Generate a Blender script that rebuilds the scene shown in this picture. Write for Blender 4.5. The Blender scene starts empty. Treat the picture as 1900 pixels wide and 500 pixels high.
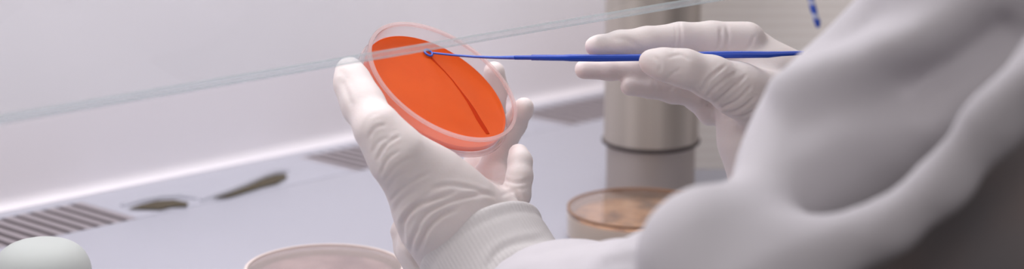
import bpy, math, random
import numpy as np
from mathutils import Vector, Matrix
sc = bpy.context.scene
col = sc.collection
R = math.radians
rng = np.random.default_rng(5)

# ------------------------------------------------------------------ camera, world, lights, exposure
FPX = 70.0 / 36.0 * 1900.0
PITCH, HEAD, CAMZ = R(14.0), R(41.5), 0.370
RV = np.array([math.cos(HEAD), -math.sin(HEAD), 0.0])
HV = np.array([math.sin(HEAD), math.cos(HEAD), 0.0])
FV = HV * math.cos(PITCH) + np.array([0, 0, -math.sin(PITCH)])
UV = np.cross(RV, FV)
CAM = np.array([0.0, 0.0, CAMZ])

cd = bpy.data.cameras.new('camera')
cam = bpy.data.objects.new('camera', cd); col.objects.link(cam)
cd.lens = 70; cd.sensor_width = 36; cd.sensor_fit = 'HORIZONTAL'; cd.clip_start = 0.05
cd.dof.use_dof = True; cd.dof.focus_distance = 1.03; cd.dof.aperture_fstop = 5.4
M = Matrix([[RV[0], UV[0], -FV[0], CAM[0]], [RV[1], UV[1], -FV[1], CAM[1]], [RV[2], UV[2], -FV[2], CAM[2]], [0, 0, 0, 1]])
cam.matrix_world = M
sc.camera = cam
sc.view_settings.view_transform = 'Standard'; sc.view_settings.look = 'None'
sc.view_settings.gamma = 1.0; sc.view_settings.use_curve_mapping = False
sc.view_settings.exposure = 0.0

w = bpy.data.worlds.new('world'); sc.world = w; w.use_nodes = True
w.node_tree.nodes['Background'].inputs[0].default_value = (1.0, 0.93, 0.95, 1)
w.node_tree.nodes['Background'].inputs[1].default_value = 0.08

def area(name, loc, rot, sx, sy, power, color):
    l = bpy.data.lights.new(name, 'AREA'); l.shape = 'RECTANGLE'; l.size = sx; l.size_y = sy
    l.energy = power; l.color = color
    o = bpy.data.objects.new(name, l); o.location = loc; o.rotation_euler = rot; col.objects.link(o)
    return o
area('cabinet_lamp_light', (0.62, 0.96, 0.715), (0, 0, 0), 1.0, 0.40, 4.9, (1.0, 0.975, 1.0))
area('room_fill_light', (-0.2, -0.7, 1.5), (R(50), 0, R(-35)), 0.9, 0.6, 9.0, (1.0, 0.95, 0.95))  # unseen fill from the camera side, added to lift the coat and clothing

# ------------------------------------------------------------------ helpers
def at(x, y, d):
    """pixel of the 1900x500 frame at depth d metres -> world point"""
    return CAM + d * (FV + RV * (x - 950) / FPX + UV * (250 - y) / FPX)
def on_z(x, y, z=0.0):
    dr = FV + RV * (x - 950) / FPX + UV * (250 - y) / FPX
    return CAM + dr * ((z - CAMZ) / dr[2])
def c3(x, y, d):
    """camera-space millimetres"""
    return np.array([(x - 950) * d / FPX, (250 - y) * d / FPX, -d]) * 1000
def cam_to_world(V):
    V = np.asarray(V) / 1000
    return CAM + V[:, :1] * RV + V[:, 1:2] * UV - V[:, 2:3] * FV

def link(o, parent=None):
    col.objects.link(o)
    if parent is not None: o.parent = parent
    return o
def empty(name, loc, rot=None):
    o = bpy.data.objects.new(name, None); o.location = Vector(loc)
    if rot is not None: o.rotation_mode = 'QUATERNION'; o.rotation_quaternion = rot
    o.empty_display_size = 0.02
    return link(o)
def tag(o, label=None, cat=None, group=None, kind=None):
    for k, v in (('label', label), ('category', cat), ('group', group), ('kind', kind)):
        if v: o[k] = v
    return o
def mesh(name, verts, faces, mat, parent=None, smooth=True, off=None):
    me = bpy.data.meshes.new(name)
    V = np.asarray(verts, dtype=float)
    if off is not None: V = V - np.asarray(off)
    me.from_pydata(V.tolist(), [], [tuple(int(i) for i in f) for f in faces])
    me.materials.append(mat)
    if smooth: me.polygons.foreach_set('use_smooth', [True] * len(me.polygons))
    me.update()
    if smooth and len(me.polygons) < 30000: me.set_sharp_from_angle(angle=R(38))
    return link(bpy.data.objects.new(name, me), parent)
def box_geo(x0, x1, y0, y1, z0, z1):
    v = [(x0,y0,z0),(x1,y0,z0),(x1,y1,z0),(x0,y1,z0),(x0,y0,z1),(x1,y0,z1),(x1,y1,z1),(x0,y1,z1)]
    f = [(0,3,2,1),(4,5,6,7),(0,1,5,4),(1,2,6,5),(2,3,7,6),(3,0,4,7)]
    return v, f
def box(name, x0, x1, y0, y1, z0, z1, mat, parent=None, bevel=0, off=None):
    v, f = box_geo(x0, x1, y0, y1, z0, z1)
    o = mesh(name, v, f, mat, parent, False, off)
    if bevel:
        m = o.modifiers.new('bevel', 'BEVEL'); m.width = bevel; m.segments = 3
        o.data.polygons.foreach_set('use_smooth', [True]*6)
    return o
def lathe(profile, n=96, closed=True):
    """profile (r, z) points; closed loop of points -> verts, faces around z"""
    P = [(r, z) for r, z in profile]; V = []; F = []
    for k in range(n):
        a = 2 * math.pi * k / n
        for r, z in P: V.append((r * math.cos(a), r * math.sin(a), z))
    m = len(P); first = {}
    for k in range(n):
        k2 = (k + 1) % n
        for i in range(m if closed else m - 1):
            j = (i + 1) % m
            q = [k*m+i, k2*m+i, k2*m+j, k*m+j]
            q = [(v % m) if P[v % m][0] == 0 else v for v in q]
            u = []
            for v in q:
                if v not in u: u.append(v)
            if len(u) > 2: F.append(tuple(u))
    used = sorted({v for f in F for v in f}); rm = {v: a for a, v in enumerate(used)}
    return [V[v] for v in used], [tuple(rm[v] for v in f) for f in F]
def tube(path, rad, n=16):
    path = [np.array(p, float) for p in path]; V = []; F = []
    up = np.array([0.13, 0.31, 0.94])
    for i, p in enumerate(path):
        t = path[min(i+1, len(path)-1)] - path[max(i-1, 0)]; t /= np.linalg.norm(t)
        a = np.cross(t, up); a /= np.linalg.norm(a); b = np.cross(t, a)
        r = rad[i] if hasattr(rad, '__len__') else rad
        for k in range(n):
            q = 2*math.pi*k/n
            V.append(p + r*(math.cos(q)*a + math.sin(q)*b))
    for i in range(len(path)-1):
        for k in range(n):
            k2 = (k+1) % n
            F.append((i*n+k, i*n+k2, (i+1)*n+k2, (i+1)*n+k))
    F.append(tuple(range(n))[::-1]); F.append(tuple((len(path)-1)*n+k for k in range(n)))
    return V, F

# ------------------------------------------------------------------ materials
def mat(name, color, rough=0.5, metal=0.0, spec=0.5, **kw):
    m = bpy.data.materials.new(name); m.use_nodes = True
    b = m.node_tree.nodes['Principled BSDF']
    b.inputs['Base Color'].default_value = (*color, 1); b.inputs['Roughness'].default_value = rough
    b.inputs['Metallic'].default_value = metal; b.inputs['Specular IOR Level'].default_value = spec
    for k, v in kw.items(): b.inputs[k.replace('_', ' ')].default_value = v
    return m
def nd(m, t): return m.node_tree.nodes.new(t)
def bump(m, height, strength, dist):
    b = nd(m, 'ShaderNodeBump'); b.inputs['Strength'].default_value = strength; b.inputs['Distance'].default_value = dist
    m.node_tree.links.new(height, b.inputs['Height'])
    m.node_tree.links.new(b.outputs[0], m.node_tree.nodes['Principled BSDF'].inputs['Normal'])
def noise(m, scale, detail=2.0, rough=0.5, vec='Object'):
    t = nd(m, 'ShaderNodeTexCoord'); n = nd(m, 'ShaderNodeTexNoise')
    n.inputs['Scale'].default_value = scale; n.inputs['Detail'].default_value = detail; n.inputs['Roughness'].default_value = rough
    m.node_tree.links.new(t.outputs[vec], n.inputs['Vector'])
    return n
def ramp(m, fac, stops, target='Base Color'):
    r = nd(m, 'ShaderNodeValToRGB'); e = r.color_ramp.elements
    while len(e) < len(stops): e.new(0.5)
    for k, (p, c) in enumerate(stops): e[k].position = p; e[k].color = (*c, 1)
    m.node_tree.links.new(fac, r.inputs[0])
    if target: m.node_tree.links.new(r.outputs[0], m.node_tree.nodes['Principled BSDF'].inputs[target])
    return r
def clear(name, tint=(1,1,1), rough=0.02, ior=1.45, base=0.0, gloss=(1,1,1), haze=0.0, milk=(0.9,0.9,0.92)):
    """thin clear sheet: see-through body plus Fresnel reflection, with an optional share of milky scatter"""
    m = bpy.data.materials.new(name); m.use_nodes = True; nt = m.node_tree
    nt.nodes.remove(nt.nodes['Principled BSDF']); out = nt.nodes['Material Output']
    tr = nd(m, 'ShaderNodeBsdfTransparent'); tr.inputs[0].default_value = (*tint, 1)
    gl = nd(m, 'ShaderNodeBsdfGlossy'); gl.inputs['Roughness'].default_value = rough; gl.inputs[0].default_value = (*gloss, 1)
    f0 = ((ior - 1)/(ior + 1))**2
    lw = nd(m, 'ShaderNodeLayerWeight'); pw = nd(m, 'ShaderNodeMath'); pw.operation = 'POWER'; pw.inputs[1].default_value = 5
    nt.links.new(lw.outputs['Facing'], pw.inputs[0]); lw.inputs[0].default_value = 0.5
    fr = nd(m, 'ShaderNodeMath'); fr.operation = 'MULTIPLY_ADD'; fr.inputs[1].default_value = 1 - f0; fr.inputs[2].default_value = f0
    nt.links.new(pw.outputs[0], fr.inputs[0])
    ad = nd(m, 'ShaderNodeMath'); ad.operation = 'ADD'; ad.use_clamp = True; ad.inputs[1].default_value = base
    nt.links.new(fr.outputs[0], ad.inputs[0])
    mx = nd(m, 'ShaderNodeMixShader'); nt.links.new(ad.outputs[0], mx.inputs[0])
    if haze:
        df = nd(m, 'ShaderNodeBsdfDiffuse'); df.inputs[0].default_value = (*milk, 1)
        tl = nd(m, 'ShaderNodeBsdfTranslucent'); tl.inputs[0].default_value = (*milk, 1)
        a2 = nd(m, 'ShaderNodeMixShader'); a2.inputs[0].default_value = 0.5
        nt.links.new(df.outputs[0], a2.inputs[1]); nt.links.new(tl.outputs[0], a2.inputs[2])
        m2 = nd(m, 'ShaderNodeMixShader'); m2.inputs[0].default_value = haze
        nt.links.new(tr.outputs[0], m2.inputs[1]); nt.links.new(a2.outputs[0], m2.inputs[2])
        nt.links.new(m2.outputs[0], mx.inputs[1])
    else:
        nt.links.new(tr.outputs[0], mx.inputs[1])
    nt.links.new(gl.outputs[0], mx.inputs[2]); nt.links.new(mx.outputs[0], out.inputs[0])
    return m

M_wall = mat('white_cabinet_wall', (0.78, 0.77, 0.82), 0.45)
n = noise(M_wall, 3.0, 3); ramp(M_wall, n.outputs[0], [(0.3, (0.83, 0.805, 0.85)), (0.7, (0.86, 0.83, 0.87))])
M_side = mat('cream_side_wall', (0.82, 0.78, 0.76), 0.5)
wv = nd(M_side, 'ShaderNodeTexWave'); wv.bands_direction = 'Z'; wv.inputs['Scale'].default_value = 45; wv.inputs['Distortion'].default_value = 1.0
tcs = nd(M_side, 'ShaderNodeTexCoord'); M_side.node_tree.links.new(tcs.outputs['Object'], wv.inputs['Vector'])
ramp(M_side, wv.outputs[0], [(0.2, (0.91, 0.85, 0.79)), (0.8, (0.95, 0.90, 0.84))])
M_floor = mat('pale_worktop', (0.60, 0.61, 0.69), 0.38)
n = noise(M_floor, 5.0, 3); ramp(M_floor, n.outputs[0], [(0.3, (0.42, 0.428, 0.49)), (0.7, (0.45, 0.458, 0.52))])
M_grille = mat('grille_metal', (0.40, 0.36, 0.38), 0.4, 0.5)
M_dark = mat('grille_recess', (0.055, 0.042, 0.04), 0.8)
M_olive = mat('olive_recess_shade', (0.075, 0.06, 0.035), 0.8)
M_steel = mat('brushed_steel', (0.46, 0.42, 0.39), 0.5, 0.45)
nz = nd(M_steel, 'ShaderNodeTexNoise'); tcm = nd(M_steel, 'ShaderNodeTexCoord'); mp = nd(M_steel, 'ShaderNodeMapping')
mp.inputs['Scale'].default_value = (60, 60, 2); nz.inputs['Scale'].default_value = 1.0
M_steel.node_tree.links.new(tcm.outputs['Object'], mp.inputs[0]); M_steel.node_tree.links.new(mp.outputs[0], nz.inputs['Vector'])
ramp(M_steel, nz.outputs[0], [(0.3, (0.35, 0.31, 0.275)), (0.7, (0.52, 0.47, 0.425))])
M_steel_dark = mat('worn_steel', (0.42, 0.37, 0.34), 0.5, 0.45)
M_sash = clear('sash_glass', (0.965, 0.985, 0.98), 0.02, 1.35)
M_edge = clear('ground_glass_edge', (0.945, 0.975, 0.98), 0.6, 1.02, haze=0.23, gloss=(.25,.3,.3), milk=(0.80,0.82,0.84))
M_plastic = clear('clear_polystyrene', (0.985, 0.97, 0.97), 0.08, 1.22, base=0.0, haze=0.11, gloss=(.7,.7,.7), milk=(.9,.8,.8))
M_rim = clear('polystyrene_rim', (1, 0.97, 0.97), 0.25, 1.2, base=0.02, haze=0.34, gloss=(.45,.4,.4), milk=(1,.84,.82))
M_agar = mat('orange_agar', (0.80, 0.10, 0.012), 0.3, 0, 0.2)
n = noise(M_agar, 35.0, 3); ramp(M_agar, n.outputs[0], [(0.3, (0.80, 0.125, 0.008)), (0.7, (0.88, 0.15, 0.012))])
tlc = nd(M_agar, 'ShaderNodeBsdfTranslucent'); tlc.inputs[0].default_value = (1.0, 0.26, 0.02, 1)
mxa = nd(M_agar, 'ShaderNodeMixShader'); mxa.inputs[0].default_value = 0.4
M_agar.node_tree.links.new(M_agar.node_tree.nodes['Principled BSDF'].outputs[0], mxa.inputs[1])
M_agar.node_tree.links.new(tlc.outputs[0], mxa.inputs[2])
M_agar.node_tree.links.new(mxa.outputs[0], M_agar.node_tree.nodes['Material Output'].inputs[0])
M_streak = mat('streaked_agar', (0.50, 0.035, 0.006), 0.8, 0, 0.05)
M_brown = mat('amber_agar', (0.4, 0.2, 0.08), 0.4)
n = noise(M_brown, 60.0, 3, 0.6); ramp(M_brown, n.outputs[0], [(0.36, (0.16, 0.07, 0.025)), (0.5, (0.60, 0.32, 0.13)), (0.7, (0.80, 0.50, 0.25))])
M_mauve = mat('mauve_agar', (0.4, 0.3, 0.32), 0.45)
n = noise(M_mauve, 45.0, 4, 0.6); ramp(M_mauve, n.outputs[0], [(0.35, (0.24, 0.15, 0.175)), (0.65, (0.58, 0.45, 0.46))])
M_blue = mat('blue_plastic', (0.012, 0.065, 0.48), 0.32)
M_blue_pale = mat('thin_blue_plastic', (0.06, 0.14, 0.62), 0.3)
M_cord = mat('striped_blue_cord', (0.03, 0.09, 0.5), 0.5)
wc = nd(M_cord, 'ShaderNodeTexWave'); wc.bands_direction = 'Z'; wc.inputs['Scale'].default_value = 36
tcc = nd(M_cord, 'ShaderNodeTexCoord'); M_cord.node_tree.links.new(tcc.outputs['Object'], wc.inputs['Vector'])
ramp(M_cord, wc.outputs[0], [(0.15, (0.42, 0.45, 0.62)), (0.5, (0.02, 0.07, 0.42))])
M_white_pl = mat('pale_green_white_plastic', (0.49, 0.525, 0.505), 0.7)
M_lamp = mat('lamp_diffuser', (0.9, 0.9, 0.9), 0.5)
M_coat = mat('white_coat_cloth', (0.73, 0.70, 0.735), 0.9, 0, 0.2)
n = noise(M_coat, 900.0, 2); bump(M_coat, n.outputs[0], 0.25, 0.0006)
M_cuff = mat('knit_cuff_cloth', (0.74, 0.71, 0.705), 0.95, 0, 0.15)
at_r = nd(M_cuff, 'ShaderNodeAttribute'); at_r.attribute_name = 'rib'
sn = nd(M_cuff, 'ShaderNodeMath'); sn.operation = 'SINE'; M_cuff.node_tree.links.new(at_r.outputs['Fac'], sn.inputs[0])
nn = noise(M_cuff, 700.0, 2); adn = nd(M_cuff, 'ShaderNodeMath'); adn.operation = 'ADD'
M_cuff.node_tree.links.new(sn.outputs[0], adn.inputs[0]); M_cuff.node_tree.links.new(nn.outputs[0], adn.inputs[1])
bump(M_cuff, adn.outputs[0], 0.22, 0.0005)
M_glove = mat('white_latex', (0.82, 0.745, 0.725), 0.55, 0, 0.35)
M_glove.node_tree.nodes['Principled BSDF'].inputs['Subsurface Weight'].default_value = 0.12
M_glove.node_tree.nodes['Principled BSDF'].inputs['Subsurface Radius'].default_value = (0.006, 0.003, 0.002)
M_glove.node_tree.nodes['Principled BSDF'].inputs['Subsurface Scale'].default_value = 1.0

n = noise(M_glove, 120.0, 3, 0.6); bump(M_glove, n.outputs[0], 0.25, 0.0012)
M_darkcloth = mat('dark_brown_cloth', (0.06, 0.05, 0.045), 0.95, 0, 0.1)
n = noise(M_darkcloth, 14.0, 2); ramp(M_darkcloth, n.outputs[0], [(0.35, (0.34, 0.27, 0.245)), (0.65, (0.25, 0.245, 0.26))])
M_dull = mat('room_floor_vinyl', (0.30, 0.28, 0.28), 0.6)

# ------------------------------------------------------------------ the cabinet shell
yA, yB, yW = on_z(0, 460)[1], on_z(0, 406)[1], on_z(0, 397)[1]
XL, XR = -0.02, on_z(1215, 397 - 0.203 * 1215)[0]
ZT = 0.74
sash_p = at(760, 93, 0.955)
YS, ZS = sash_p[1], sash_p[2]
YF = YS - 0.10
SX = lambda px: on_z(px, 433 - 0.205 * px)[0]     # x of a point of the slot strip under a pixel column
EXT = 0.30
tag(box('floor', XL, XR, YF, yA, -0.02, 0.0, M_floor, bevel=0.001), kind='structure')
tag(box('trim_1', XL, XR, yB, yW + 0.02, -0.02, 0.0, M_floor), kind='structure')
tag(box('wall_left', XL - 0.02, XL, YS, yW + 0.03, -0.02, ZT, M_side), kind='structure')
tag(box('wall_right', XR, XR + 0.02, YF, yW + 0.03, -0.02, ZT, M_side), kind='structure')
tag(box('ceiling', XL - 0.02, XR + 0.02, YS, yW + 0.03, ZT, ZT + 0.02, M_wall), kind='structure')

# back wall: coved foot, with a shallow inclined lower baffle
prof = [(yW - 0.0, 0.0)]
for k in range(9):
    a = k / 8 * math.pi / 2
    prof.append((yW - 0.0 + 0.006 * math.sin(a), 0.008 * (1 - math.cos(a)) + 0.001))
prof += [(yW + 0.008, 0.20), (yW + 0.008, ZT), (yW + 0.05, ZT), (yW + 0.05, -0.02), (yW, -0.02)]
V = []; F = []
m_ = len(prof)
for x in (XL, XR):
    for (y, z) in prof: V.append((x, y, z))
for i in range(m_):
    j = (i + 1) % m_
    F.append((i, j, m_ + j, m_ + i))
F += [tuple(range(m_))[::-1], tuple(range(m_, 2*m_))]
tag(mesh('wall_back', V, F, M_wall, None, False), kind='structure')

# slotted exhaust strip
gr = empty('exhaust_grille', (0.6, (yA + yB) / 2, 0))
tag(gr, 'long low metal grille with slanted dark slots along the foot of the white back wall', 'grille')
G = np.array(gr.location)
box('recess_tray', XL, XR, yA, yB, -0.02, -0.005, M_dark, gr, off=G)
a_, b_ = on_z(134, 380), on_z(237, 410)
slant = (b_[0] - a_[0]) / (b_[1] - a_[1])     # dx per dy
def strip_plate(x0, x1, name, material=M_floor):
    """a solid stretch of the strip with ends cut along the slots"""
    def X(x, y): return x + (y - yB) * slant
    V = [(X(x0, yB), yB, 0), (X(x1, yB), yB, 0), (X(x1, yA), yA, 0), (X(x0, yA), yA, 0)]
    V = V + [(a, b, -0.006) for a, b, c in V]
    F = [(0,3,2,1),(4,5,6,7),(0,1,5,4),(1,2,6,5),(2,3,7,6),(3,0,4,7)]
    return mesh(name, V, F, material, gr, False, G)
def slots(pxa, pxb, n):
    xa, xb = on_z(pxa, 406 - 0.205*pxa)[0], on_z(pxb, 406 - 0.205*pxb)[0]
    V = []; F = []
    p = (xb - xa) / n
    for k in range(n):
        x0, x1 = xa + k*p, xa + k*p + p*0.60
        b = len(V)
        q = []
        for (x, y, s) in ((x0, yB, 0), (x1, yB, 0), (x1, yA, 1), (x0, yA, 1)):
            q.append((x + (y - yB)*slant, y, 0.0))
        V += q + [(a, b2, c - 0.002) for a, b2, c in q]
        F += [tuple(b + i for i in f) for f in ((0,3,2,1),(4,5,6,7),(0,1,5,4),(1,2,6,5),(2,3,7,6),(3,0,4,7))]
    mesh('slotted_panel', V, F, M_grille, gr, False, G)
    return xa, xb
g1 = slots(-160, 160, 12)
g2 = slots(555, 800, 13)
g3 = slots(950, 1190, 13)
strip_plate(g1[1] - 0.004, g2[0], 'blank_panel'); strip_plate(g2[1] - 0.004, g3[0], 'blank_panel')
strip_plate(g3[1] - 0.004, XR + 0.14, 'blank_panel')
# the two finger openings between slot groups: lens sheets coloured dark for the shade inside, under a raised lip
def lens(pts, mater, name, lip):
    P = [on_z(x, y, 0.0) for x, y in pts]
    c = sum(P) / len(P)
    n_ = len(P)
    V = [p + np.array([0, 0, 0.0012]) for p in P] + [c + (p - c)*0.75 + np.array([0, 0, 0.0006]) for p in P] + [c + np.array([0, 0, 0.0003])]
    F = []
    for i in range(n_):
        j = (i+1) % n_
        F += [(i, j, n_+j, n_+i), (n_+i, n_+j, 2*n_)]
    mesh(name, V, F, mater, gr, True, G)
    path = [on_z(x, y - 2, 0.0005) for x, y in lip]
    Vt, Ft = tube(path, [0.001] + [0.0032]*(len(path)-2) + [0.001], 12)
    mesh('raised_lip', Vt, Ft, M_floor, gr, True, G)
lens([(236,391),(262,383),(290,376),(322,374),(350,379),(346,386),(318,387),(298,392),(268,391)], M_olive, 'finger_opening', [(225,384),(260,376),(300,368),(335,366),(365,371)])
lens([(392,372),(425,362),(458,349),(490,334),(512,327),(529,325),(533,332),(514,344),(488,350),(455,360),(425,369)], M_olive, 'finger_opening', [(372,374),(420,359),(455,345),(488,330),(512,322),(536,319)])

# sash glass
sv, sf = box_geo(XL, XR, YS, YS + 0.006, ZS + 0.0005, ZT)
sash = empty('window_1', (0.6, YS + 0.003, ZS)); S0 = np.array(sash.location)
tag(sash, kind='structure')
mesh('glass_pane', [(x, y, z) for x, y, z in [(XL, YS+0.003, ZS+0.001), (XR, YS+0.003, ZS+0.001), (XR, YS+0.003, ZT), (XL, YS+0.003, ZT)]], [(0,1,2,3)], M_sash, sash, False, S0)
box('glass_edge', XL, XR, YS, YS + 0.0045, ZS - 0.002, ZS + 0.001, M_edge, sash, off=S0)
tag(box('trim_4', -3, 4, -3, 3, -0.92, -0.9, M_dull), kind='structure')
# front fascia above the sash and the room floor
tag(box('trim_2', XL - 0.02, XR + 0.02, YS - 0.03, YS - 0.005, ZT - 0.12, ZT + 0.1, M_wall), kind='structure')
lampf = box('ceiling_lamp', 0.12, 1.12, 0.82, 1.12, ZT - 0.018, ZT, M_lamp)
tag(lampf, 'long flat lamp housing fixed under the cabinet ceiling', 'lamp')
tag(box('trim_3', XL - 0.02, XR + 0.02, YF - 0.02, YF, -0.12, 0.0, M_wall, bevel=0.003), kind='structure')

# ------------------------------------------------------------------ held petri dish
DC = (823, 149, 1.030)
nrm = (RV * 0.487 + UV * 0.695 - FV * 0.530); nrm /= np.linalg.norm(nrm)
PXM = FPX / DC[2]
R0 = 154.0 / PXM
cw = at(*DC)
zq = Vector(nrm).to_track_quat('Z', 'Y')
dish = empty('petri_dish', cw, zq)
tag(dish, 'clear round petri dish of bright orange agar held tilted in the gloved left hand', 'petri dish')
H = 0.0116
V, F = lathe([(R0, 0), (R0, -H), (R0-0.001, -H-0.0006), (0.0, -H-0.0006), (0.0, -H+0.0005), (R0-0.0012, -H+0.0005), (R0-0.0012, 0)], 160)
mesh('dish_wall', [v for v in V], F, M_plastic, dish)
V, F = lathe([(R0+0.0005, 0.0003), (R0+0.0005, -0.0012), (R0-0.0014, -0.0012), (R0-0.0014, 0.0003)], 160)
mesh('upper_rim', V, F, M_rim, dish)
V, F = lathe([(R0+0.0006, -H+0.0012), (R0+0.0006, -H-0.0008), (R0-0.0012, -H-0.0008), (R0-0.0012, -H+0.0012)], 160)
mesh('lower_rim', V, F, M_rim, dish)
RA = R0 - 0.0020; ZA = -0.0080
V, F = lathe([(0.0, ZA), (RA*0.6, ZA), (RA-0.0012, ZA+0.00005), (RA-0.0003, ZA+0.0004), (RA, ZA+0.0003), (RA, -H+0.001), (0.0, -H+0.001)], 160, closed=False)
agar = mesh('agar', V, F, M_agar, dish)
Q = zq.to_matrix()
def on_agar(px, py, lift=0.0):
    dr = FV + RV*(px-950)/FPX + UV*(250-py)/FPX
    p0 = cw + nrm * (ZA + lift)
    t = np.dot(p0 - CAM, nrm) / np.dot(dr, nrm)
    return CAM + dr*t
def to_dish(p): return np.array(Q.transposed() @ Vector(p - cw))
pts = [(800,108,.8),(812,120,.55),(825,133,.4),(840,150,.4),(855,170,.55),(868,188,.9),(878,204,1.3),(888,222,1.5),(898,238,1.5),(905,249,1.2)]
V = []
for i, (x, y, wd) in enumerate(pts):
    p = to_dish(on_agar(x, y)); q = to_dish(on_agar(*pts[min(i+1, len(pts)-1)][:2])); o_ = to_dish(on_agar(*pts[max(i-1, 0)][:2]))
    t = q - o_; t /= np.linalg.norm(t); s = np.array([-t[1], t[0], 0])
    for a, z in ((-1, 0), (0, 0.0003), (1, 0)):
        V.append(p*np.array([1,1,0]) + s*a*wd*0.0011 + np.array([0, 0, ZA + 0.0001 + z]))
F = []
for i in range(len(pts)-1):
    for k in range(2): F.append((i*3+k, i*3+k+1, i*3+4+k, i*3+3+k))
mesh('streak', V, F, M_streak, agar)

# ------------------------------------------------------------------ inoculating loop
ring_c = on_agar(795, 98, 0.0009)
dR = np.linalg.norm(ring_c - CAM) and np.dot(ring_c - CAM, FV)
lp_pts = [(803, 98.5, dR), (840, 102.5, dR-0.001), (880, 105.5, dR-0.004), (920, 107, 1.044), (955, 107, 1.041)]
hd_pts = [(955,107,1.041,4.4),(985,107,1.040,4.6),(987,107,1.040,5.8),(1045,107.5,1.038,6.2),(1060,107.5,1.037,7.2),(1110,108,1.036,7.2),(1190,107,1.033,7.0),
          (1260,104,1.031,7.0),(1310,102,1.030,7.0),(1370,101.5,1.029,7.2),(1425,101.5,1.028,6.6),(1450,100,1.027,5.0),(1492,98.5,1.026,4.2)]
wand = empty('inoculating_loop', at(1190, 107, 1.033)); W0 = np.array(wand.location)
tag(wand, 'thin blue plastic inoculating loop pinched in the gloved right hand, tip on the orange agar', 'inoculating loop')
V, F = tube([at(x, y, d) for x, y, d, r in hd_pts], [r/2*1.9 / 3.6 / 1000 for *_, r in hd_pts], 14)
mesh('handle', V, F, M_blue, wand, True, W0)
V, F = tube([at(*p) for p in lp_pts], [0.0006, 0.0006, 0.0007, 0.0008, 0.0011], 10)
mesh('shaft', V, F, M_blue_pale, wand, True, W0)
ex = (at(1000, 107, 1.04) - ring_c); ex -= nrm*np.dot(ex, nrm); ex /= np.linalg.norm(ex); ey = np.cross(nrm, ex)
V = []; F = []
for k in range(40):
    a = 2*math.pi*k/40
    for j in range(10):
        b = 2*math.pi*j/10
        rr = 0.0023 + 0.0006*math.cos(b)
        V.append(ring_c + ex*rr*math.cos(a) + ey*rr*math.sin(a) + nrm*0.0006*math.sin(b))
for k in range(40):
    for j in range(10):
        F.append((k*10+j, ((k+1) % 40)*10+j, ((k+1) % 40)*10+(j+1) % 10, k*10+(j+1) % 10))
mesh('loop_ring', V, F, M_blue_pale, wand, True, W0)

# ------------------------------------------------------------------ sculpting: distance fields meshed with surface nets
def cone(P, a, b, ra, rb):
    ab = b - a; L2 = np.dot(ab, ab)
    h = np.clip(((P - a) @ ab) / L2, 0, 1)
    return np.linalg.norm(P - a - h[..., None]*ab, axis=-1) - (ra + (rb - ra)*h)
def smin(a, b, k):
    h = np.clip(0.5 + 0.5*(b - a)/k, 0, 1)
    return b*(1-h) + a*h - k*h*(1-h)
def chain(P, pts, k=3.0):
    """pts: (px, py, depth m, radius px)"""
    d = None
    q = [(c3(x, y, z), r*z/FPX*1000) for x, y, z, r in pts]
    for (a, ra), (b, rb) in zip(q[:-1], q[1:]):
        e = cone(P, a, b, ra, rb)
        d = e if d is None else smin(d, e, k)
    return d
def nets(fn, lo, hi, h):
    ax = [np.arange(lo[i], hi[i] + h, h) for i in range(3)]
    nx, ny, nz = map(len, ax)
    D = np.empty((nx, ny, nz), dtype=np.float32)
    for i0 in range(0, nx, 24):
        g = np.stack(np.meshgrid(ax[0][i0:i0+24], ax[1], ax[2], indexing='ij'), -1)
        D[i0:i0+24] = fn(g)
    D[0] = D[-1] = 9; D[:, 0] = D[:, -1] = 9; D[:, :, 0] = D[:, :, -1] = 9
    S = D < 0
    cs = [(a, b, c) for a in (0, 1) for b in (0, 1) for c in (0, 1)]
    sl = lambda A, c: A[c[0]:nx-1+c[0], c[1]:ny-1+c[1], c[2]:nz-1+c[2]]
    cnt = sum(sl(S, c).astype(np.int8) for c in cs)
    act = (cnt > 0) & (cnt < 8)
    idx = np.full(act.shape, -1, np.int64); I = np.argwhere(act); idx[act] = np.arange(len(I))
    pos = np.zeros((len(I), 3)); num = np.zeros(len(I))
    for c in cs:
        for a in range(3):
            if c[a]: continue
            e = list(c); e[a] = 1
            d0 = D[tuple((I + c).T)].astype(float); d1 = D[tuple((I + e).T)].astype(float)
            m = (d0 < 0) != (d1 < 0)
            t = np.where(m, d0 / np.where(m, d0 - d1, 1), 0)
            p = np.tile(np.array(c, float), (len(I), 1)); p[:, a] = t
            pos += p*m[:, None]; num += m
    V = np.array(lo) + (I + pos/num[:, None])*h
    F = []
    for a in range(3):
        b, c = (a+1) % 3, (a+2) % 3
        s0 = [slice(0, k) for k in (nx, ny, nz)]; s1 = list(s0)
        s0[a] = slice(0, -1); s1[a] = slice(1, None)
        ch = S[tuple(s0)] != S[tuple(s1)]
        E = np.argwhere(ch)
        E = E[(E[:, b] > 0) & (E[:, c] > 0) & (E[:, b] < (nx, ny, nz)[b]-1) & (E[:, c] < (nx, ny, nz)[c]-1)]
        ins = S[tuple(E.T)]
        q = []
        for (db, dc) in ((0, 0), (-1, 0), (-1, -1), (0, -1)):
            e = E.copy(); e[:, b] += db; e[:, c] += dc
            q.append(idx[tuple(e.T)])
        q = np.stack(q, 1)
        q[ins] = q[ins]
        q[~ins] = q[~ins][:, ::-1]
        F.append(q[:, ::-1] if False else q)
    return V, np.concatenate(F)
def normals(V, F):
    N = np.zeros_like(V)
    fn_ = np.cross(V[F[:, 2]] - V[F[:, 0]], V[F[:, 3]] - V[F[:, 1]])
    for k in range(4): np.add.at(N, F[:, k], fn_)
    return N / (np.linalg.norm(N, axis=1, keepdims=True) + 1e-9)
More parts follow.
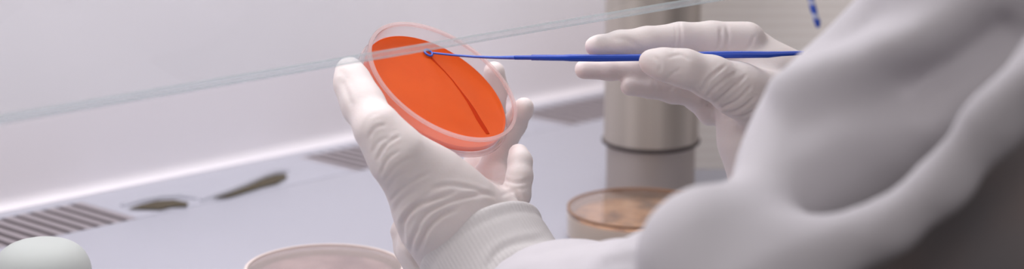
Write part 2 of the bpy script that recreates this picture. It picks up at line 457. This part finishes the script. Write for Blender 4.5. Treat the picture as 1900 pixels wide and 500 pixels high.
def relax(V, F, it=2):
    for _ in range(it):
        A = np.zeros_like(V); C = np.zeros(len(V))
        for k in range(4):
            for j in (1, 3):
                np.add.at(A, F[:, k], V[F[:, (k+j) % 4]]); np.add.at(C, F[:, k], 1)
        V = V*0.5 + 0.5*A/np.maximum(C, 1)[:, None]
    return V
def creases(V, F, lines):
    """each line: (points px, depth mm (negative = ridge), width px)"""
    N = normals(V, F)
    px = 950 + V[:, 0]/(-V[:, 2])*FPX; py = 250 - V[:, 1]/(-V[:, 2])*FPX
    view = -V/np.linalg.norm(V, axis=1, keepdims=True)
    face = np.clip((N*view).sum(1)*2.0, 0, 1)
    disp = np.zeros(len(V))
    for pts, a, wd in lines:
        # smooth the polyline
        P = np.array(pts, float)
        if len(P) > 2:
            t = np.linspace(0, len(P)-1, (len(P)-1)*6+1)
            Q_ = []
            for u in t:
                i = min(int(u), len(P)-2); f = u - i
                p0, p1, p2, p3 = P[max(i-1,0)], P[i], P[i+1], P[min(i+2, len(P)-1)]
                Q_.append(0.5*((2*p1)+(-p0+p2)*f+(2*p0-5*p1+4*p2-p3)*f*f+(-p0+3*p1-3*p2+p3)*f**3))
            P = np.array(Q_)
        box_ = (px > P[:,0].min()-3*wd) & (px < P[:,0].max()+3*wd) & (py > P[:,1].min()-3*wd) & (py < P[:,1].max()+3*wd)
        ii = np.nonzero(box_)[0]
        if not len(ii): continue
        X = np.stack([px[ii], py[ii]], 1); best = np.full(len(ii), 1e9); tt = np.zeros(len(ii)); n_ = len(P)-1
        for k in range(n_):
            ab = P[k+1]-P[k]; h = np.clip(((X-P[k])@ab)/(ab@ab+1e-9), 0, 1)
            d = np.linalg.norm(X-P[k]-h[:,None]*ab, axis=1)
            m = d < best; best[m] = d[m]; tt[m] = (k+h[m])/n_
        env = np.clip(np.minimum(tt, 1-tt)*5+0.25, 0, 1)
        disp[ii] += env*(-a*np.exp(-(best/wd)**2) + 0.35*a*np.exp(-((best-1.9*wd)/wd)**2))
    return V + N*(disp*face)[:, None]
def sculpt(name, fn, lo, hi, h, mater, parent, off, lines=(), it=1, post=None):
    V, F = nets(fn, lo, hi, h)
    V = relax(V, F, it)
    if lines: V = creases(V, F, lines)
    if post is not None: V = post(V, F)
    o = mesh(name, cam_to_world(V), F, mater, parent, True, off)
    return o, V
def bounds(lists, pad=6):
    P = np.array([c3(x, y, z) for L in lists for x, y, z, r in L]); r = max(r*z/FPX*1000 for L in lists for x, y, z, r in L)
    rr = np.array([[r*z/FPX*1000] for L in lists for x, y, z, r in L])
    return (P - rr).min(0) - pad, (P + rr).max(0) + pad

person = empty('person', at(1500, 500, 0.85) * np.array([1, 1, 0]) + np.array([0, 0, -0.12]))
tag(person, 'person in a white lab coat and white gloves reaching into the cabinet', 'person')
P0 = np.array(person.location)

# left hand
LT = [(648,130,1.004,24),(655,156,0.999,29),(674,195,0.990,34),(702,240,0.976,38),(740,292,0.976,51),(790,340,0.985,68),(826,392,0.990,90),(872,448,1.000,96),(930,530,0.990,98)]
LP = [(838,385,1.005,60),(880,372,1.022,42),(915,372,1.030,30),(935,388,1.028,34)]
LP2 = [(826,400,1.005,80),(900,420,1.012,66),(930,440,1.010,66)]
LI = [(880,372,1.035,32),(872,345,1.065,30),(893,285,1.094,27),(912,215,1.096,25),(920,165,1.087,22),(917,134,1.082,20)]
LM = [(900,372,1.035,30),(905,330,1.060,27),(930,275,1.072,24),(955,230,1.070,22),(969,205,1.062,19),(973,198,1.060,17)]
LR = [(925,385,1.030,28),(938,350,1.040,25),(915,310,1.075,23),(905,240,1.096,21),(895,200,1.098,19)]
LK = [(935,395,1.022,34),(957,362,1.020,27),(964,328,1.022,24),(965,300,1.026,22),(962,286,1.030,19)]
def f_left(P):
    d = chain(P, LT, 9.0)
    d = smin(d, chain(P, LP2, 9), 8)
    d = smin(d, chain(P, LP, 6), 7)
    for L in (LI, LM, LR, LK): d = smin(d, chain(P, L, 2.5), 2.2)
    return d
wr = []
for x0, y0, x1, y1, a, wd in [(q[0]+rng.uniform(-3,3), q[1]+rng.uniform(-5,5), q[2]+rng.uniform(-10,6), q[3]+rng.uniform(-6,6), q[4]*rng.uniform(.5,.9), q[5]*rng.uniform(.85,1.2)) for q in [
    (672,240,702,212,.35,3.2),(684,262,724,226,.45,3.4),(690,281,718,252,.45,3.4),(698,302,742,256,.55,3.5),(704,322,746,276,.5,3.4),
    (711,343,770,292,.6,3.6),(716,360,762,318,.5,3.4),(722,380,792,322,.7,3.8),(729,398,780,350,.55,3.6),(738,420,800,362,.7,3.8)]]:
    mx_, my_ = (x0+x1)/2 - 3, (y0+y1)/2 - 7
    wr.append(([(x0,y0),(mx_,my_),(x1,y1)], a, wd))
wr += [([(750,455),(746,430),(752,404),(772,384),(800,372),(840,360)], 1.3, 4.5), ([(772,430),(790,398),(826,378),(862,366),(905,360)], .8, 4.5),
       ([(776,465),(790,428),(815,402),(845,388)], 1.3, 5), ([(800,350),(836,344),(880,352),(920,366)], .5, 4), ([(760,480),(764,450),(776,424)], .9, 4.5),
       ([(634,150),(644,172),(652,196)], .5, 5), ([(628,132),(640,140),(650,160)], .3, 6),
       ([(936,334),(958,340),(984,334)], .7, 3.2), ([(930,364),(955,356),(968,380)], .7, 3.5),([(935,346),(950,350),(975,352)], .35, 3)]
lo, hi = bounds([LT, LP, LP2, LI, LM, LR, LK])
gl, _ = sculpt('glove', f_left, lo, hi, 0.95, M_glove, person, P0, wr)
gl['label'] = 'white glove of the left hand gripping the dish edge'

# bunched glove hem sticking out under the wrist
LH = [(772,430,1.012,30),(780,462,1.010,40),(800,505,1.008,44)]
LH2 = [(742,405,1.02,8),(740,430,1.02,12),(752,462,1.02,18),(772,500,1.02,22)]
def f_hem(P):
    return smin(chain(P, LH, 5), chain(P, LH2, 5), 6)
lo, hi = bounds([LH, LH2])
sculpt('glove_hem', f_hem, lo, hi, 0.95, M_glove, person, P0, [([(750,410),(756,440),(776,480)], .9, 4.5), ([(746,450),(758,468),(780,498)], .9, 4)])

# knit cuff
CA, CB = (888,450,0.998,124), (954,562,0.980,126)
CF = [CA, CB, (1010,600,0.962,126)]
ca, cb = c3(*CA[:3]), c3(*CB[:3]); cax = (cb - ca)/np.linalg.norm(cb - ca)
def f_cuff(P):
    d = chain(P, CF, 6)
    inner = chain(P, [(x, y, z, r-14) for x, y, z, r in [(843,379,1.010,124)] + CF[:2]], 4)
    cut = -((P - ca) @ cax)
    s = lambda a, b, k: -smin(-a, -b, k)
    return s(s(d, cut, 2.5), -inner, 1.2)
def cuff_rel(V, F):
    N = normals(V, F); s = (V - ca) @ cax
    return V + N*(0.5*np.exp(-((s-3)/2.2)**2) - 0.35*np.exp(-((s-8)/2.0)**2) )[:, None]
lo, hi = bounds([CF])
cf, Vc = sculpt('knit_cuff', f_cuff, lo, hi, 0.9, M_cuff, person, P0, [([(905,498),(922,470),(958,452),(1010,444)], .8, 7)], post=cuff_rel)
cf['label'] = 'ribbed knit cuff at the left wrist'
tmp = Vc - ca; rad = tmp - (tmp@cax)[:, None]*cax
e2 = np.array([0, 0, 1.0]); e2 = e2 - cax*(e2@cax); e2 /= np.linalg.norm(e2); e1 = np.cross(cax, e2)
ang = np.arctan2(rad@e1, rad@e2)
att = cf.data.attributes.new('rib', 'FLOAT', 'POINT'); att.data.foreach_set('value', (ang*95).astype(np.float32))

# right hand
RI = [(1102,86,1.044,17),(1112,85,1.043,19),(1150,82,1.043,25),(1200,77,1.045,27),(1262,71,1.049,29),(1320,72,1.053,32),(1385,76,1.058,36)]
RT = [(1208,115,1.014,23),(1232,120,1.013,28),(1270,127,1.014,33),(1320,144,1.020,38),(1368,166,1.030,48),(1420,190,1.042,62)]
RM = [(1084,129,1.062,18),(1130,130,1.063,19),(1185,131,1.064,22),(1260,120,1.066,26),(1350,110,1.068,34)]
RR = [(1168,161,1.060,17),(1205,164,1.062,18),(1248,172,1.066,20),(1290,178,1.070,22),(1330,160,1.074,34)]
RK = [(1258,174,1.075,12),(1290,190,1.074,16),(1318,208,1.072,24),(1370,185,1.070,42)]
RP = [(1380,112,1.068,62),(1405,150,1.066,74),(1400,205,1.064,62),(1400,260,1.062,62),(1430,330,1.062,70),(1500,420,1.06,80)]
RW = [(1400,170,1.066,70),(1450,172,1.068,72),(1520,180,1.07,72)]
def f_right(P):
    d = smin(chain(P, RP, 9), chain(P, RW, 9), 8)
    d = smin(d, chain(P, RT, 5), 5)
    for L in (RI, RM, RR, RK): d = smin(d, chain(P, L, 2.5), 2.5)
    return d
wl = [([(1260,38),(1263,60),(1262,92)], .55, 2.6), ([(1253,38),(1255,62),(1250,94)], .4, 2.4), ([(1328,94),(1336,80),(1337,52)], .6, 3),
      ([(1345,95),(1352,70),(1348,48)], .4, 3), ([(1378,96),(1392,84),(1400,66)], .3, 3),
      ([(1302,170),(1316,146),(1346,122)], .7, 3), ([(1310,182),(1330,160),(1366,134)], .6, 3), ([(1324,192),(1350,172),(1384,140)], .6, 3),
      ([(1332,202),(1366,188),(1394,160)], .7, 3), ([(1336,212),(1372,204),(1402,180)], .7, 3), ([(1342,218),(1380,216),(1408,200)], .6, 3),
      ([(1238,108),(1262,102),(1280,112)], .3, 3), ([(1212,104),(1226,118),(1222,134)], .35, 3.5), ([(1234,150),(1246,138),(1262,128)], .3, 3),
      ([(1136,72),(1162,74),(1186,88)], .35, 5), ([(1216,164),(1212,152)], .5, 3), ([(1240,170),(1248,160)], .5, 3),
      ([(1300,186),(1330,204),(1330,240)], .8, 4.5)]
lo, hi = bounds([RI, RT, RM, RR, RK, RP, RW])
gr2, _ = sculpt('glove', f_right, lo, hi, 0.95, M_glove, person, P0, wl)
gr2['label'] = 'white glove of the right hand pinching the blue loop'

# lab coat: left forearm, elbow, draped sleeve, upper arm and body
S_fore = [(975,598,0.975,128),(1060,628,0.940,162),(1160,652,0.880,182),(1260,610,0.800,196)]
S_elb = [(1322,488,0.745,132),(1380,570,0.735,165)]
S_low = [(1330,490,0.745,128),(1430,480,0.740,70),(1550,461,0.725,46),(1650,422,0.720,40),(1750,342,0.715,40),(1850,226,0.710,44),(1960,90,0.700,62)]
S_up = [(1418,390,0.765,68),(1482,332,0.785,88),(1544,268,0.80,122),(1642,205,0.80,152),(1790,62,0.79,162),(1960,-110,0.78,190),(2180,-330,0.79,300)]
S_torso = [(2180,-330,0.80,300),(2420,60,0.82,420),(2460,900,0.84,470)]
S_body = [(1560,640,0.84,180),(1740,540,0.84,230),(1960,400,0.84,330),(2150,700,0.86,420)]
S_right = [(1520,400,1.045,92),(1600,440,1.03,105)]
def f_coat(P):
    d = chain(P, S_fore, 25)
    d = smin(d, chain(P, S_elb, 15), 14)
    d = smin(d, chain(P, S_low, 15), 16)
    up = chain(P, S_up, 25)
    d = smin(d, up, 20)
    d = smin(d, chain(P, S_torso, 30), 20)
    d = smin(d, chain(P, S_right, 20), 14)
    g = ca + (cb-ca)*1.35
    hollow = chain(P, [CA, CB, (1010,600,0.962,112)], 5)
    cut = -((P - (ca + cax*30)) @ cax)
    near = np.linalg.norm(P - g, axis=-1) < 60
    return np.where(near, np.maximum(d, np.minimum(-hollow, 99)), d)
cl = [([(1010,455),(1080,452),(1150,466)], 1.5, 8), ([(985,500),(1040,476),(1110,472)], -2, 10), ([(1100,500),(1150,484),(1190,486)], 2, 10),
      ([(1420,180),(1500,150),(1600,120),(1750,60)], -7, 38), ([(1660,190),(1780,120),(1900,40)], 9, 45),
      ([(920,500),(950,478),(1010,464),(1080,462)], 1.5, 9), ([(1060,500),(1120,480),(1190,478)], -1.5, 14),
      ([(1500,60),(1560,40),(1640,0)], 3, 30)]
lo, hi = bounds([S_fore, S_elb, S_low, S_up, S_right, S_torso], 12)
ct, _ = sculpt('lab_coat', f_coat, lo, hi, 3.8, M_coat, person, P0, cl, it=3)

lo, hi = bounds([S_body], 12)
dk, _ = sculpt('dark_clothing', lambda P: chain(P, S_body, 25), lo, hi, 6.0, M_darkcloth, person, P0, it=3)
dk['label'] = 'dark clothing under the open coat'

# ------------------------------------------------------------------ dishes, canister and jar on the worktop
def dish_lid(name, px, py, half, z0, label, agar_m, rim_m, rows):
    """closed dish standing at z0; px,py = centre of the lid top"""
    zt = z0 + 0.020
    c = on_z(px, py, zt)
    r = 0.0455
    o = empty(name, (c[0], c[1], z0)); tag(o, label, 'petri dish', None)
    V, F = lathe([(0, 0.0004), (r-0.003, 0.0004), (r-0.003, 0.0135), (r-0.0042, 0.0135), (r-0.0042, 0.0018), (0, 0.0018)], 96, closed=False)
    mesh('dish_base', V, F, M_plastic, o)
    V, F = lathe([(0, 0.0019), (r-0.0045, 0.0019), (r-0.0045, 0.0145), (r-0.005, 0.0148), (0, 0.0148)], 96, closed=False)
    mesh('agar', V, F, agar_m, o)
    V, F = lathe([(r, 0.006), (r, 0.0192), (r-0.0008, 0.020), (0, 0.020), (0, 0.0188), (r-0.0013, 0.0188), (r-0.0013, 0.006)], 96, closed=False)
    mesh('dish_lid', V, F, M_lidp, o)
    V, F = lathe([(r+0.0003, 0.0188), (r+0.0003, 0.0203), (r-0.0014, 0.0203), (r-0.0014, 0.0188)], 96)
    mesh('lid_rim', V, F, rim_m, o)
    V, F = lathe([(r+0.0004, 0.0035), (r+0.0004, 0.0165), (r-0.0010, 0.0165), (r-0.0010, 0.0035)], 96)
    mesh('frosted_band', V, F, M_frost, o)
    return o
M_lidp = clear('glossy_lid', (0.95, 0.92, 0.90), 0.06, 1.6, base=0.04, haze=0.06, gloss=(1,1,1), milk=(.95,.85,.78))
M_frost = clear('frosted_cream_plastic', (1, 0.97, 0.93), 0.3, 1.3, haze=0.72, milk=(0.85, 0.78, 0.70))
M_brownrim = mat('amber_rim', (0.28, 0.15, 0.08), 0.3)
M_creamrim = mat('cream_rim', (0.75, 0.66, 0.62), 0.4)
dish_lid('covered_petri_dish', 1186, 385, 0, 0.0, 'covered petri dish of mottled amber agar in front of the steel canister', M_brown, M_brownrim, 1)
dish_lid('covered_petri_dish', 602, 497, 0, 0.0, 'covered petri dish of mauve agar below the left wrist, cut by the bottom edge', M_mauve, M_creamrim, 1)

# steel canister: body and overlapping lid
kp = on_z(1206, 352, 0.0)
can = empty('steel_canister', (kp[0], kp[1], 0)); tag(can, 'upright brownish steel canister with a long overlapping lid behind the amber dish', 'canister')
rc = 0.0305
zr = CAMZ - np.dot(kp - CAM, HV)*math.tan(PITCH + math.atan((262-250)/FPX))
V, F = lathe([(0, 0), (rc-0.001, 0), (rc, 0.001), (rc, 0.20), (0, 0.20)], 72, closed=False)
mesh('canister_body', V, F, M_steel_dark, can)
V, F = lathe([(rc+0.0004, zr+0.001), (rc+0.0022, zr), (rc+0.0026, zr+0.002), (rc+0.0018, zr+0.006), (rc+0.0016, 0.27), (rc, 0.275), (0, 0.276)], 72, closed=False)
mesh('canister_lid', V, F, M_steel, can)
V, F = lathe([(rc+0.0016, zr-0.001), (rc+0.0032, zr), (rc+0.0034, zr+0.0016), (rc+0.0016, zr+0.003)], 72)
mesh('rolled_lip', V, F, M_dark, can)

# cream ribbed carton standing behind the canister and right hand
dh = np.dot(kp - CAM, HV) + 0.055
def hor(px, d): return CAM*np.array([1,1,0]) + HV*d + RV*((px-950)/FPX*math.cos(PITCH)*d*1.0)
b0, b1 = hor(1262, dh), hor(1650, dh)
bx = empty('cream_carton', (b0 + b1)/2); tag(bx, 'tall cream ribbed carton standing behind the canister and the right hand', 'carton')
hw = np.linalg.norm(b1 - b0)/2
V, F = box_geo(-hw, hw, 0, 0.03, 0, 0.36)
o = mesh('carton_body', V, F, M_side, bx, False)
V, F = box_geo(-hw-0.001, hw+0.001, -0.001, 0.031, 0.345, 0.375)
mesh('carton_lid', V, F, M_wall, bx, False)
bx.rotation_euler = (0, 0, -HEAD)

# white domed jar, bottom left
jp = at(78, 500, 1.06)
jz = 0.0
jar = empty('white_jar', (jp[0], jp[1], 0)); tag(jar, 'pale rounded white jar lid at the bottom left corner before the slotted grille', 'jar')
ztop = CAMZ - np.dot(jp - CAM, HV)*math.tan(PITCH + math.atan((436-250)/FPX)) - 0.004
pr = [(0, 0), (0.023, 0), (0.025, 0.0015), (0.025, ztop-0.024), (0, ztop-0.024)]
V, F = lathe(pr, 64, closed=False); mesh('jar_body', V, F, M_white_pl, jar)
pr = [(0.026, ztop-0.026)] + [(0.026*math.cos(a)**0.6, ztop-0.018+0.018*math.sin(a)) for a in np.linspace(0, math.pi/2, 18)]
pr[-1] = (0, ztop)
V, F = lathe(pr, 64, closed=False); mesh('domed_lid', V, F, M_white_pl, jar)

# blue striped cord against the right side wall
cd_pts = [(1496,-60),(1500,-30),(1504,-5),(1508,12),(1512,28),(1517,42),(1518,52)]
ctop = at(*cd_pts[0], 1.30); ctop[2] = ZT
V, F = tube([ctop] + [at(x, y, 1.30) for x, y in cd_pts], [0.0022]*7 + [0.0012], 10)
cord = mesh('blue_cord', V, F, M_cord, None, True)
tag(cord, 'short blurred blue striped cord hanging above the right wrist beside the coat', 'cord')
